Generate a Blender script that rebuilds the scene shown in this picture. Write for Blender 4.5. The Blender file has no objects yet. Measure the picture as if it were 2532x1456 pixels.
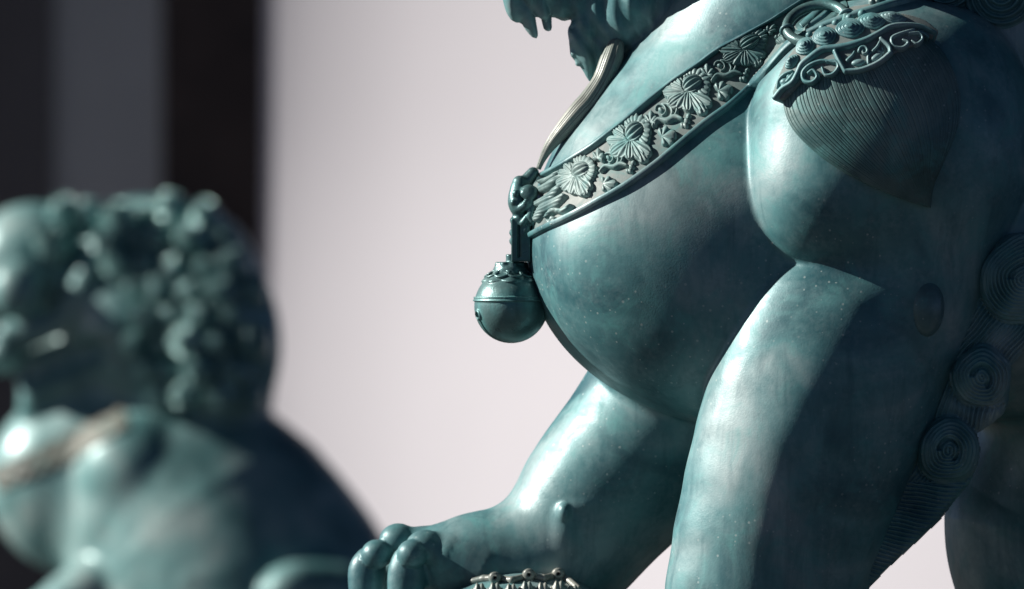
import bpy, bmesh, math, random, time
import numpy as np
from mathutils import Vector
T0 = time.time()
random.seed(7); rng = np.random.default_rng(7)
C = bpy.context.scene.collection
R = math.radians
# ------------------------------------------------------------------ camera, light, exposure
S = 0.00079            # metres per design unit
CAMD = 15190.0         # camera distance from the lion's middle plane, design units (12 m)
ZC = 3.0               # height of the optical axis above the ground
cam = bpy.data.cameras.new("camera"); camo = bpy.data.objects.new("camera", cam); C.objects.link(camo)
camo.location = (0, -CAMD*S, ZC); camo.rotation_euler = (R(90), 0, 0)
cam.sensor_width = 36.0; cam.lens = 216.0; cam.clip_start = 0.5; cam.clip_end = 5000
cam.dof.use_dof = True; cam.dof.focus_distance = 12.0 - 0.30; cam.dof.aperture_fstop = 3.0
cam.dof.aperture_blades = 0
bpy.context.scene.camera = camo
SUN = Vector((-0.84, 0.075, 0.46)).normalized()     # direction towards the sun
w = bpy.data.worlds.new("World"); bpy.context.scene.world = w; w.use_nodes = True
wn = w.node_tree; sky = wn.nodes.new("ShaderNodeTexSky"); sky.sky_type = 'NISHITA'; sky.sun_disc = False
sky.sun_elevation = math.asin(SUN.z); sky.sun_rotation = math.atan2(SUN.x, SUN.y)
sky.air_density = 0.13; sky.dust_density = 0.12; sky.ozone_density = 0.3
wn.links.new(sky.outputs[0], wn.nodes["Background"].inputs[0]); wn.nodes["Background"].inputs[1].default_value = 0.05
sun = bpy.data.lights.new("sun", 'SUN'); sun.energy = 5.0; sun.angle = R(0.5); sun.color = (1.0, 0.95, 0.88)
suno = bpy.data.objects.new("sun", sun); C.objects.link(suno); suno.location = (0, 0, 20)
suno.rotation_euler = (-SUN).to_track_quat('-Z', 'Y').to_euler()
vs = bpy.context.scene.view_settings
vs.view_transform = 'Standard'; vs.look = 'None'; vs.exposure = 0.8; vs.gamma = 1.0
# ------------------------------------------------------------------ coordinates
# design space: x right, y away from the camera, z up, in units of S metres; K() places a photograph point at depth d
def K(u, v, d=0.0):
    f = 1 + d/CAMD
    return np.array([(u-1266.0)*f, d, (728.0-v)*f])
def W(p):                                   # design -> world metres
    p = np.asarray(p, float); q = p*S; q[..., 2] += ZC; return q
# ------------------------------------------------------------------ implicit surfaces
def smin(a, b, k):
    k = np.maximum(k, 1e-3); h = np.maximum(k-np.abs(a-b), 0)/k
    return np.minimum(a, b) - h*h*k*0.25
def smax(a, b, k): return -smin(-a, -b, k)
def tube(p, a, b, r1, r2, sy=1.0):
    """tapered limb from a to b; sy squashes its section in depth"""
    a = np.asarray(a, float); b = np.asarray(b, float)
    if sy != 1.0:
        q = np.array([1, 1/sy, 1]); p = p*q; a = a*q; b = b*q
    ba = b-a; pa = p-a
    h = np.clip(pa@ba/(ba@ba), 0, 1)
    q = pa-h[:, None]*ba
    return (np.sqrt((q*q).sum(1)) - (r1+(r2-r1)*h))*min(sy, 1.0)
def spline(pts, n=3):
    P = np.asarray(pts, float)
    if len(P) < 3: return P
    Q = np.vstack([2*P[0]-P[1], P, 2*P[-1]-P[-2]]); o = []
    for i in range(1, len(Q)-2):
        for t in np.arange(n)/n:
            a, b, c, d = Q[i-1:i+3]; o.append(0.5*(2*b+(c-a)*t+(2*a-5*b+4*c-d)*t*t+(3*b-a-3*c+d)*t**3))
    return np.array(o+[P[-1]])
def cull(p, pts, fn, pad=60.0):
    """evaluate fn only near its control points (u, v, d, r); elsewhere a distance bound"""
    c = np.array([K(*q[:3]) for q in pts]); r = max(q[3] for q in pts)+pad
    lo = c.min(0)-r; hi = c.max(0)+r
    dd = np.maximum(np.maximum(lo-p, p-hi), 0); o = np.sqrt((dd*dd).sum(1))+pad
    m = (dd == 0).all(1)
    if m.any(): o[m] = fn(p[m])
    return o
def limb(p, pts, k=30.0, sy=1.0, n=3):
    """pts: (u, v, d, r)"""
    f = None; pts = spline(pts, n)
    for a, b in zip(pts[:-1], pts[1:]):
        g = tube(p, K(*a[:3]), K(*b[:3]), a[3], b[3], sy)
        f = g if f is None else smin(f, g, k)
    return f
def ell(p, c, r, rot=0.0, yaw=0.0):
    """ellipsoid, rot = clockwise tilt in the picture plane, yaw = turn about the vertical (degrees)"""
    q = p - K(*c)
    if yaw:
        s, co = math.sin(R(yaw)), math.cos(R(yaw)); q = np.stack([co*q[:, 0]+s*q[:, 1], -s*q[:, 0]+co*q[:, 1], q[:, 2]], 1)
    if rot:
        s, co = math.sin(R(rot)), math.cos(R(rot)); q = np.stack([co*q[:, 0]-s*q[:, 2], q[:, 1], s*q[:, 0]+co*q[:, 2]], 1)
    r = np.asarray(r, float)
    k0 = np.linalg.norm(q/r, axis=1); k1 = np.linalg.norm(q/(r*r), axis=1)+1e-9
    return k0*(k0-1)/k1
def grad(f, p, e=1.5):
    g = np.zeros_like(p)
    for s in ((1, -1, -1), (-1, -1, 1), (-1, 1, -1), (1, 1, 1)):
        s = np.array(s, float); g += f(p+s*e)[:, None]*s
    return g/(4*e)
def unit(v): return v/(np.linalg.norm(v, axis=-1, keepdims=True)+1e-12)
from concurrent.futures import ThreadPoolExecutor
POOL = ThreadPoolExecutor(4)
def par(f, p):
    if len(p) < 4000: return f(p)
    return np.concatenate(list(POOL.map(f, np.array_split(p, max(4, len(p)//20000)))))
def implicit(f0, lo, hi, h, iters=2):
    """surface of f<0 inside the box lo..hi, cells of size h: surface nets, then vertices pulled onto the surface"""
    f = lambda q: par(f0, q)
    lo = np.asarray(lo, float); n = np.ceil((np.asarray(hi)-lo)/h).astype(int)+1
    B = 6; nb = -(-n//B); n = nb*B
    ax = [lo[i]+h*B*(np.arange(nb[i])+0.5-0.5/B) for i in range(3)]
    cc = np.stack(np.meshgrid(*ax, indexing='ij'), -1).reshape(-1, 3)
    fc = f(cc)
    G = np.repeat(np.repeat(np.repeat(fc.reshape(nb), B, 0), B, 1), B, 2).astype(np.float32)
    near = np.nonzero(np.abs(fc) < h*B*2.2)[0]
    bi = np.stack(np.unravel_index(near, nb), 1)
    off = np.stack(np.meshgrid(*[np.arange(B)]*3, indexing='ij'), -1).reshape(-1, 3)
    idx = (bi[:, None, :]*B+off[None]).reshape(-1, 3)
    for s in range(0, len(idx), 400000):
        k = idx[s:s+400000]; G[k[:, 0], k[:, 1], k[:, 2]] = f(lo+h*k)
    ins = G < 0
    cs = np.zeros(np.array(G.shape)-1, np.uint8)
    sl = lambda a, d: a[d[0]:a.shape[0]-1+d[0], d[1]:a.shape[1]-1+d[1], d[2]:a.shape[2]-1+d[2]]
    for d in ((i, j, k) for i in (0, 1) for j in (0, 1) for k in (0, 1)): cs += sl(ins, d)
    act = (cs > 0) & (cs < 8)
    ai = np.argwhere(act); vid = np.full(act.shape, -1, np.int64); vid[act] = np.arange(len(ai))
    acc = np.zeros((len(ai), 3)); cnt = np.zeros(len(ai))
    cor = [(i, j, k) for i in (0, 1) for j in (0, 1) for k in (0, 1)]
    for a in cor:
        for axn in range(3):
            if a[axn]: continue
            b = list(a); b[axn] = 1
            va = G[ai[:, 0]+a[0], ai[:, 1]+a[1], ai[:, 2]+a[2]]; vb = G[ai[:, 0]+b[0], ai[:, 1]+b[1], ai[:, 2]+b[2]]
            m = (va < 0) != (vb < 0); t = va[m]/(va[m]-vb[m])
            q = np.tile(np.array(a, float), (m.sum(), 1)); q[:, axn] += t
            acc[m] += q; cnt[m] += 1
    V = lo+h*(ai+acc/cnt[:, None])
    F = []
    for axn in range(3):
        o = [(1, 2), (2, 0), (0, 1)][axn]
        A = ins; Bn = np.roll(ins, -1, axn)
        e = np.argwhere(A != Bn)
        e = e[(e[:, axn] < G.shape[axn]-1)]
        for q in o: e = e[(e[:, q] > 0) & (e[:, q] < G.shape[q]-1)]
        c = []
        for du, dv in ((0, 0), (1, 0), (1, 1), (0, 1)):
            k = e.copy(); k[:, o[0]] -= du; k[:, o[1]] -= dv; c.append(vid[k[:, 0], k[:, 1], k[:, 2]])
        c = np.stack(c, 1); flip = ~ins[e[:, 0], e[:, 1], e[:, 2]]
        c[flip] = c[flip][:, ::-1]; F.append(c)
    F = np.concatenate(F); F = F[(F >= 0).all(1)]
    for _ in range(iters):
        g = grad(f, V); fv = f(V); g2 = (g*g).sum(1)+1e-6
        st = -(fv/g2)[:, None]*g; l = np.linalg.norm(st, axis=1, keepdims=True); st *= np.minimum(1, h*0.7/(l+1e-9)); V = V+st
    N = unit(grad(f, V))
    return V, F, N
def link(name, me, parent=None, mat=None):
    o = bpy.data.objects.new(name, me); C.objects.link(o)
    if mat: me.materials.append(mat)
    if parent: o.parent = parent; o.matrix_parent_inverse = parent.matrix_world.inverted()
    return o
def mesh(name, V, F, N=None, mat=None, parent=None, world=True, smooth=True):
    V = np.asarray(V, float); V = W(V) if world else V
    base = np.array(parent.location) if parent is not None and parent.type == 'EMPTY' else np.array((0., 0., 0.))
    me = bpy.data.meshes.new(name); F = np.asarray(F, np.int64)
    me.vertices.add(len(V)); me.vertices.foreach_set("co", V.astype(np.float32).ravel())
    k = F.shape[1]; me.loops.add(F.size); me.loops.foreach_set("vertex_index", F.astype(np.int32).ravel())
    me.polygons.add(len(F)); me.polygons.foreach_set("loop_start", np.arange(0, F.size, k, dtype=np.int32))
    me.update(calc_edges=True)
    me.polygons.foreach_set("use_smooth", np.full(len(F), smooth)); me.update(); me.validate()
    if N is not None and smooth: me.normals_split_custom_set_from_vertices(N.astype(np.float32))
    return link(name, me, parent, mat)
def root(name, p, label, cat, group=None):
    o = bpy.data.objects.new(name, None); C.objects.link(o); o.location = W(p); o.empty_display_size = 0.2
    o['label'] = label; o['category'] = cat
    if group: o['group'] = group
    bpy.context.view_layer.update()
    return o
def tag(o, label, cat): o['label'] = label; o['category'] = cat; return o
# ------------------------------------------------------------------ materials
def newmat(name):
    m = bpy.data.materials.new(name); m.use_nodes = True; return m, m.node_tree, m.node_tree.nodes["Principled BSDF"]
def ramp(nt, fac, stops):
    r = nt.nodes.new("ShaderNodeValToRGB"); e = r.color_ramp.elements
    while len(e) < len(stops): e.new(0.5)
    for x, (p, c) in zip(e, stops): x.position = p; x.color = (*c, 1)
    nt.links.new(fac, r.inputs[0]); return r.outputs[0]
def noise(nt, vec, scale, detail=4, rough=0.55, dist=0.0):
    n = nt.nodes.new("ShaderNodeTexNoise"); n.inputs["Scale"].default_value = scale; n.inputs["Detail"].default_value = detail
    n.inputs["Roughness"].default_value = rough; n.inputs["Distortion"].default_value = dist
    nt.links.new(vec, n.inputs["Vector"]); return n.outputs["Fac"]
def mix(nt, fac, a, b, mode='MIX'):
    m = nt.nodes.new("ShaderNodeMix"); m.data_type = 'RGBA'; m.blend_type = mode
    for s, x in ((m.inputs[0], fac), (m.inputs[6], a), (m.inputs[7], b)):
        if hasattr(x, 'links') or hasattr(x, 'is_linked'): nt.links.new(x, s)
        elif isinstance(x, tuple): s.default_value = (*x, 1)
        else: s.default_value = x
    return m.outputs[2]
def rng_map(nt, x, a, b, c, d):
    m = nt.nodes.new("ShaderNodeMapRange"); nt.links.new(x, m.inputs[0])
    for i, v in enumerate((a, b, c, d)): m.inputs[i+1].default_value = v
    return m.outputs[0]
def patina(name, teal=(0.085, 0.225, 0.24), deep=(0.018, 0.09, 0.11), pale=(0.26, 0.355, 0.365), rough=0.43, brown=0.15, speck=0.6, metal=0.12, bump=0.14):
    m, nt, b = newmat(name)
    co = nt.nodes.new("ShaderNodeTexCoord").outputs["Object"]
    n1 = noise(nt, co, 3.6, 4, 0.55, 0.6); n2 = noise(nt, co, 17, 5, 0.65, 0.3); n3 = noise(nt, co, 90, 4, 0.6); n4 = noise(nt, co, 1.4, 2, 0.5)
    c = ramp(nt, n1, [(0.34, deep), (0.50, teal), (0.66, pale)])
    c = mix(nt, rng_map(nt, n2, 0.35, 0.75, 0.0, 0.32), c, ramp(nt, n3, [(0.35, deep), (0.65, pale)]))
    c = mix(nt, rng_map(nt, n4, 0.48, 0.66, 0.0, brown), c, (0.20, 0.165, 0.155))  # brown patina tint, also standing in for a warm reflected sheen
    n5 = noise(nt, co, 2.3, 3, 0.6, 1.2); c = mix(nt, rng_map(nt, n5, 0.55, 0.70, 0.0, 0.45), c, tuple(x*0.35 for x in teal))
    n6 = noise(nt, co, 9.0, 4, 0.7, 0.8); c = mix(nt, rng_map(nt, n6, 0.52, 0.70, 0.0, 0.6), c, (0.075, 0.27, 0.27))
    mp = nt.nodes.new("ShaderNodeMapping"); mp.inputs["Scale"].default_value = (1, 1, 0.12); nt.links.new(co, mp.inputs[0])
    c = mix(nt, rng_map(nt, noise(nt, mp.outputs[0], 26, 4, 0.65, 0.5), 0.50, 0.75, 0.0, 0.55), c, deep)
    # pale specks where the patina has bloomed
    vo = nt.nodes.new("ShaderNodeTexVoronoi"); vo.inputs["Scale"].default_value = 85; nt.links.new(co, vo.inputs["Vector"])
    sx = nt.nodes.new("ShaderNodeSeparateColor"); nt.links.new(vo.outputs["Color"], sx.inputs[0])
    th_ = rng_map(nt, sx.outputs[0], 0.30, 1.0, 0.0, 0.27)
    df = nt.nodes.new("ShaderNodeMath"); df.operation = 'SUBTRACT'; nt.links.new(th_, df.inputs[0]); nt.links.new(vo.outputs["Distance"], df.inputs[1])
    sp = rng_map(nt, df.outputs[0], 0.0, 0.08, 0.0, 1.0)
    gate = rng_map(nt, noise(nt, co, 4.0, 3, 0.5), 0.46, 0.60, 0.0, speck)
    mu = nt.nodes.new("ShaderNodeMath"); mu.operation = 'MULTIPLY'; nt.links.new(sp, mu.inputs[0]); nt.links.new(gate, mu.inputs[1])
    c = mix(nt, mu.outputs[0], c, (0.36, 0.44, 0.43))
    nt.links.new(c, b.inputs["Base Color"])
    b.inputs["Metallic"].default_value = metal
    nt.links.new(rng_map(nt, n6, 0.35, 0.68, rough-0.09, rough+0.16), b.inputs["Roughness"])
    b.inputs["Specular IOR Level"].default_value = 0.5
    bp = nt.nodes.new("ShaderNodeBump"); bp.inputs["Strength"].default_value = bump; bp.inputs["Distance"].default_value = 0.0016
    ad = nt.nodes.new("ShaderNodeMath"); ad.operation = 'ADD'; nt.links.new(noise(nt, co, 30, 5, 0.65), ad.inputs[0]); nt.links.new(noise(nt, co, 260, 3, 0.6), ad.inputs[1])
    nt.links.new(ad.outputs[0], bp.inputs["Height"]); nt.links.new(bp.outputs[0], b.inputs["Normal"])
    return m
M = {}
M['bronze'] = patina('verdigris_bronze')
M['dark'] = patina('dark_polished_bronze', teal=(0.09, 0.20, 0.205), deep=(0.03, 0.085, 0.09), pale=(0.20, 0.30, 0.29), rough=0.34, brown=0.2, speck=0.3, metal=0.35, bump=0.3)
M['leaf'] = patina('dark_green_leaf_bronze', teal=(0.055, 0.13, 0.13), deep=(0.02, 0.07, 0.075), pale=(0.15, 0.22, 0.21), rough=0.36, brown=0.5, speck=0.6, metal=0.2)
M['knob'] = patina('deep_teal_bronze', teal=(0.075, 0.16, 0.17), deep=(0.03, 0.09, 0.10), pale=(0.16, 0.22, 0.22), rough=0.38, brown=0.35)
M['bronze_far'] = patina('chalky_verdigris_bronze', teal=(0.15, 0.29, 0.29), deep=(0.05, 0.15, 0.155), pale=(0.30, 0.40, 0.39), rough=0.42)
M['relief'] = patina('weathered_relief_bronze', teal=(0.16, 0.25, 0.245), deep=(0.035, 0.10, 0.105), pale=(0.28, 0.355, 0.34), rough=0.5, brown=0.1, speck=0.2, metal=0.1)
M['field'] = patina('dusty_strap_bronze', teal=(0.15, 0.19, 0.185), deep=(0.055, 0.10, 0.10), pale=(0.22, 0.245, 0.23), rough=0.6, brown=0.2, speck=0.1, metal=0.0)
M['strand'] = patina('pale_weathered_bronze', teal=(0.21, 0.25, 0.225), deep=(0.08, 0.12, 0.11), pale=(0.31, 0.33, 0.295), rough=0.4, brown=0.3, speck=0.1)
def plain(name, col, rough=0.8, var=0.15, scale=1.5):
    m, nt, b = newmat(name); co = nt.nodes.new("ShaderNodeTexCoord").outputs["Object"]
    n = noise(nt, co, scale, 5, 0.6)
    c = ramp(nt, n, [(0.3, tuple(x*(1-var) for x in col)), (0.7, tuple(min(1, x*(1+var)) for x in col))])
    nt.links.new(c, b.inputs["Base Color"]); b.inputs["Roughness"].default_value = rough
    return m
# ------------------------------------------------------------------ setting: ground, plinths, buildings behind
def grid(nx, ny):
    i, j = np.meshgrid(np.arange(nx-1), np.arange(ny-1), indexing='ij'); a = (i*ny+j).ravel()
    return np.stack([a, a+ny, a+ny+1, a+1], 1)
def boxes(lst):
    V = []; F = []
    for x0, x1, y0, y1, z0, z1 in lst:
        n = len(V)
        V += [(x, y, z) for x in (x0, x1) for y in (y0, y1) for z in (z0, z1)]
        F += [[n+i for i in f] for f in ((0, 1, 3, 2), (4, 6, 7, 5), (0, 4, 5, 1), (2, 3, 7, 6), (0, 2, 6, 4), (1, 5, 7, 3))]
    return V, F
M['paving'] = plain('dull_stone_paving', (0.03, 0.029, 0.028), 0.85, 0.25, 0.8)
M['stone'] = plain('grey_stone', (0.09, 0.088, 0.085), 0.8, 0.2, 3)
M['pale'] = plain('pale_lilac_plaster', (0.43, 0.418, 0.45), 0.9, 0.012, 0.5)
M['darkwood'] = plain('near_black_timber', (0.085, 0.055, 0.042), 0.7, 0.3, 2)
M['greywall'] = plain('dark_grey_render', (0.60, 0.56, 0.50), 0.9, 0.12, 0.4)
M['charcoal'] = plain('charcoal_render', (0.16, 0.14, 0.13), 0.9, 0.15, 0.4)
g = mesh('ground', [(-400, -60, 0), (400, -60, 0), (400, 900, 0), (-400, 900, 0)], [(0, 1, 2, 3)], None, M['paving'], world=False); g['kind'] = 'structure'
bx = K(0, 2040)[2]*S+ZC
pl = mesh('plinth', *boxes([(-0.45, 2.4, -0.75, 0.75, 0.18, bx-0.12), (-0.52, 2.47, -0.82, 0.82, 0, 0.18), (-0.52, 2.47, -0.82, 0.82, bx-0.12, bx)]), None, M['stone'], world=False, smooth=False)
tag(pl, 'grey stone plinth under the large sharp lion', 'plinth')
# pale wall far behind, its concave shape invented to grade the sunlight; it turns to face the sun towards the right and leans back towards its foot
WY = 33.0
xs = np.linspace(-1.815, 6.0, 90); zs = np.linspace(0, 9, 60)
th = np.radians(np.interp(xs, [-1.815, -1.53, -0.72, -0.18, 1, 3, 6], [14, 22, 34, 38, 42, 34, 30]))
Yx = WY-np.concatenate([[0], np.cumsum(np.tan(th[:-1])*np.diff(xs))])
sl = np.interp(zs, [0, 1.0, 2.3, 3.0, 4.2, 5.2, 9], [0.45, 0.5, 0.55, 0.42, 0.12, 0.0, 0.0])
Yz = np.concatenate([[0], np.cumsum(sl[:-1]*np.diff(zs))]); Yz -= Yz[30]
nX, nZ = len(xs), len(zs)
Vf = np.array([(x, Yx[i]+Yz[j], zs[j]) for i, x in enumerate(xs) for j in range(nZ)])
G_ = grid(nX, nZ); nv = nX*nZ
ring_ = [i*nZ for i in range(nX)]+[(nX-1)*nZ+j for j in range(1, nZ)]+[i*nZ+nZ-1 for i in range(nX-2, -1, -1)]+[j for j in range(nZ-2, 0, -1)]
side = [(a, b, b+nv, a+nv) for a, b in zip(ring_, ring_[1:]+ring_[:1])]
wall = mesh('pale_wall', np.concatenate([Vf, Vf+np.array((0, 0.35, 0))]), np.concatenate([G_, (G_+nv)[:, ::-1], np.array(side)]), None, M['pale'], world=False)
tag(wall, 'pale lilac white wall far behind the lions, its curve added for shading', 'wall')
def xw(u, y=WY): return (u-1266)*S*(y+12)/12
post = mesh('dark_post', *boxes([(xw(401, WY+6), xw(646, WY+6)+0.6, WY+6, WY+6.5, 0, 12)]), None, M['darkwood'], world=False, smooth=False)
tag(post, 'near black square column at the left edge of the pale wall', 'column')
gw = mesh('grey_wall', *boxes([(xw(130, WY+6), xw(401, WY+6), WY+6.02, WY+6.4, 0, 12)]), None, M['greywall'], world=False, smooth=False)
tag(gw, 'dark grey wall panel left of the near black column', 'wall')
cw = mesh('charcoal_wall', *boxes([(xw(-900, WY+6), xw(130, WY+6), WY+6-0.04, WY+6.4, 0, 12)]), None, M['charcoal'], world=False, smooth=False)
tag(cw, 'charcoal wall at the far left behind the blurred lion', 'wall')

# ------------------------------------------------------------------ the near lion
def shoulder(p):
    f = ell(p, (2190, 345, -300), (335, 350, 235), 0)
    g = ell(p, (2065, 470, -300), (213, 225, 190), 0)     # r is (x, y, z)
    return f, g
def E(p, u, v, d, ru, rv, rd, rot=0, yaw=0): return ell(p, (u, v, d), (ru, rd, rv), rot, yaw)
def legs_near(p):
    u = p[:, 0]/(1+p[:, 1]/CAMD)+1266
    sh = smin(E(p, 2190, 345, -340, 335, 345, 240), E(p, 2066, 476, -360, 215, 212, 210), 60)
    sh = smin(sh, E(p, 2330, 440, -280, 190, 390, 230, 10), 120)
    a = limb(p, [(2045, 700, -360, 118), (1957, 860, -355, 140), (1862, 1090, -350, 130), (1790, 1456, -350, 130), (1770, 1850, -350, 130)], 50)
    b = limb(p, [(2090, 800, -395, 145), (1945, 1100, -402, 138), (1868, 1456, -395, 130), (1840, 1850, -370, 130)], 50)
    c = limb(p, [(2240, 780, -330, 150), (2120, 1100, -345, 140), (2020, 1450, -320, 110), (1950, 1850, -330, 110)], 50)
    leg = smin(smin(a, b, 50), c, 130)
    k = np.clip((u-2000)/260, 0, 1)*150+14
    arm = smin(sh, leg, k)
    arm = smin(arm, E(p, 2290, 758, -425, 54, 84, 70), 20)              # elbow knob
    q = smax(E(p, 1697, 1352, -372, 27, 64, 46, 8), -tube(p, K(1680, 1390, -410), K(1697, 1380, -425), 4, 4), 1)   # carved leaf on the wrist
    q = smax(q, -tube(p, K(1703, 1362, -425), K(1716, 1350, -425), 4.5, 4.5), 1)
    arm = smin(arm, q, 1.5)
    return smin(arm, E(p, 1740, 1935, -350, 230, 90, 170), 60)          # paw
NEAR = [(1700, 1950, -350, 150), (2300, 100, -300, 200), (2300, 345, -300, 340)]
FARL = [(1850, 720, 230, 260), (1400, 1500, 260, 150), (960, 1440, 220, 120)]
def legs_far(p):
    g = limb(p, [(1850, 720, 230, 260), (1630, 1050, 260, 205), (1462, 1235, 260, 168), (1370, 1390, 260, 132)], 60)
    g = smin(g, limb(p, [(1690, 1030, 270, 190), (1500, 1280, 270, 135), (1395, 1440, 270, 95)], 60), 60)
    g = smin(g, limb(p, [(1380, 1385, 240, 125), (1225, 1394, 230, 114), (1100, 1392, 220, 82)], 60), 60)
    g = smin(g, limb(p, [(1394, 1261, 92, 12), (1402, 1290, 108, 28), (1402, 1335, 130, 48)], 10), 20)
    g = smin(g, limb(p, [(1400, 1256, 98, 8), (1450, 1246, 92, 14), (1530, 1226, 105, 20)], 10), 16)
    g = smin(g, E(p, 1396, 1266, 84, 18, 23, 20), 7)   # dew claw
    t1 = smin(limb(p, [(1120, 1385, 235, 70), (1040, 1352, 235, 52)], 12, n=1), E(p, 985, 1336, 230, 48, 43, 45), 14)
    t1 = smin(t1, limb(p, [(917, 1384, 240, 34), (907, 1415, 238, 43), (905, 1480, 230, 34), (915, 1550, 225, 4)], 10, 0.8), 4)
    t1 = smin(t1, E(p, 932, 1370, 205, 40, 37, 40), 3)
    t2 = smin(limb(p, [(1190, 1410, 150, 70), (1110, 1376, 150, 56)], 12, n=1), E(p, 1052, 1352, 145, 50, 43, 45), 14)
    t2 = smin(t2, limb(p, [(1008, 1384, 150, 36), (1006, 1425, 146, 44), (1000, 1490, 140, 34), (1006, 1550, 136, 4)], 10, 0.8), 4)
    t2 = smin(t2, E(p, 1020, 1369, 116, 39, 36, 38), 3)
    t3 = limb(p, [(1120, 1385, 310, 60), (1010, 1375, 315, 46), (960, 1420, 310, 32), (950, 1500, 310, 10)], 10, n=1)
    return smin(smin(smin(g, t1, 26), t3, 20), t2, 18)
HEAD = [(1300, 0, 100, 30), (1500, 240, 150, 60), (2250, -400, 0, 400), (3000, 0, 0, 100)]
def head(p):
    f = E(p, 2020, -300, 0, 450, 330, 430)                                  # mane and skull
    f = smin(f, E(p, 1580, -210, 60, 320, 220, 230), 60)                    # muzzle
    f = smin(f, limb(p, [(1310, -50, 60, 80), (1430, -60, 60, 108), (1620, -60, 60, 130)], 20), 20)      # upper lip
    f = smin(f, limb(p, [(1268, -30, -10, 32), (1276, 20, -8, 22), (1296, 40, 0, 18)], 12), 7)
    f = smin(f, limb(p, [(1318, -20, -20, 30), (1340, 28, -12, 20)], 8), 6)
    f = smin(f, limb(p, [(1360, -20, -20, 24), (1372, 28, -6, 14)], 8), 5)
    f = smin(f, limb(p, [(1300, 30, 0, 24), (1312, 68, 0, 15), (1323, 97, 0, 3)], 5), 4)                   # fang
    f = smin(f, limb(p, [(1351, 30, 10, 17), (1352, 67, 10, 11)], 4), 3)
    f = smin(f, limb(p, [(1400, 0, 10, 45), (1470, 0, 10, 60)], 8), 12)
    f = smin(f, limb(p, [(1500, 20, 20, 80), (1448, 70, 0, 38), (1438, 110, -5, 30), (1450, 150, -10, 22), (1461, 196, -10, 4)], 8), 14)    # beard lock
    f = smin(f, limb(p, [(1560, 20, 10, 100), (1500, 110, 10, 42), (1478, 165, 0, 14)], 12), 10)
    for u0, v0, r0 in ((1421, 62, 11), (1419, 84, 12), (1415, 106, 11), (1422, 130, 11), (1433, 155, 10)): f = smin(f, E(p, u0, v0, -18, r0, r0*1.2, r0), 3)
    f = smin(f, limb(p, [(1600, -20, 60, 140), (1650, 40, 80, 125), (1800, 20, 90, 130)], 30), 30)
    f = smin(f, limb(p, [(2200, -140, -120, 200), (2560, -110, -150, 190), (2900, 60, -100, 200)], 40), 40)   # mane on the back
    f = smin(f, limb(p, [(2380, 60, -60, 260), (2700, 160, -60, 330)], 40), 40)
    return f+2.6*np.sin(p[:, 0]*0.15+p[:, 2]*0.05+2*np.sin(p[:, 2]*0.03))*np.clip((500-p[:, 0])/150, 0, 1)
H1 = [(2830, 1000, 240, 440), (2640, 1330, 260, 300), (2590, 1600, 260, 200), (2580, 1850, 260, 150), (2480, 1950, 260, 120)]
H2 = [(3100, 1250, -300, 300), (2950, 1700, -300, 180), (2700, 1930, -300, 120)]
def lion(p):
    chest = smax(E(p, 1915, 635, 0, 605, 430, 640), -p[:, 1]-445, 230)
    f = smin(chest, limb(p, [(1780, 520, 0, 430), (2062, 145, 0, 398), (2235, -150, 0, 262)], 60, 0.72, 1), 90)
    f = smin(f, limb(p, [(2080, 610, 0, 430), (3000, 600, 0, 440)], 60, 0.95), 80)
    f = smin(f, E(p, 3050, 950, -230, 420, 520, 260), 90)
    f = smin(f, E(p, 3050, 950, 260, 420, 520, 260), 90)
    f = smin(f, cull(p, H1, lambda q: limb(q, H1, 60, n=1)), 60)
    f = smin(f, cull(p, H2, lambda q: limb(q, H2, 60, n=1)), 60)
    f = smin(f, cull(p, NEAR, legs_near), 12)
    f = smin(f, cull(p, FARL, legs_far), 20)
    f = smin(f, cull(p, HEAD, head), 12)
    return f
LO, HI = K(1100, 2050, -640), K(3550, -500, 640)
t = time.time()
near_root = root('bronze_lion', K(2200, 2000, 0), 'large sharp turquoise bronze guardian lion whose chest, bell and foreleg fill the right side', 'statue', 'bronze guardian lions')
V, F, N = implicit(lion, (K(840, 0, 0)[0], -660, K(0, 2040, 0)[2]), (2300, 660, 1300), 8.0)
body = mesh('body', V, F, N, M['bronze'], near_root)
# ------------------------------------------------------------------ helpers for cast relief lying on the body
def march(f, u, v, d0=-760.0, steps=60, far=900.0):
    """first point of f seen along the picture ray (u, v)"""
    u = np.asarray(u, float).ravel(); v = np.asarray(v, float).ravel(); d = np.full(u.shape, d0)
    ray = lambda d: np.stack([(u-1266)*(1+d/CAMD), d, (728-v)*(1+d/CAMD)], 1)
    for _ in range(steps):
        d = d+np.clip(par(f, ray(d)), -30, 120)*0.75; d = np.minimum(d, far)
    return ray(d)
def smooth_grid(A, n=2):
    for _ in range(n):
        for ax in (0, 1):
            B = np.pad(A, [(1, 1) if i == ax else (0, 0) for i in range(3)], mode='edge')
            lo = [slice(None)]*3; mi = [slice(None)]*3; hi = [slice(None)]*3
            lo[ax] = slice(0, -2); mi[ax] = slice(1, -1); hi[ax] = slice(2, None)
            lin = A.copy(); A = (B[tuple(lo)]+2*B[tuple(mi)]+B[tuple(hi)])/4
            e = [slice(None)]*3; e[ax] = 0; A[tuple(e)] = lin[tuple(e)]; e[ax] = -1; A[tuple(e)] = lin[tuple(e)]
    return A
def ell_w(p, c):
    q = (p-c)/np.array((23, 14, 34)); return (np.linalg.norm(q, axis=1)-1)*13+1.0*np.cos((p[:, 0]-c[0])*0.45)
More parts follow.
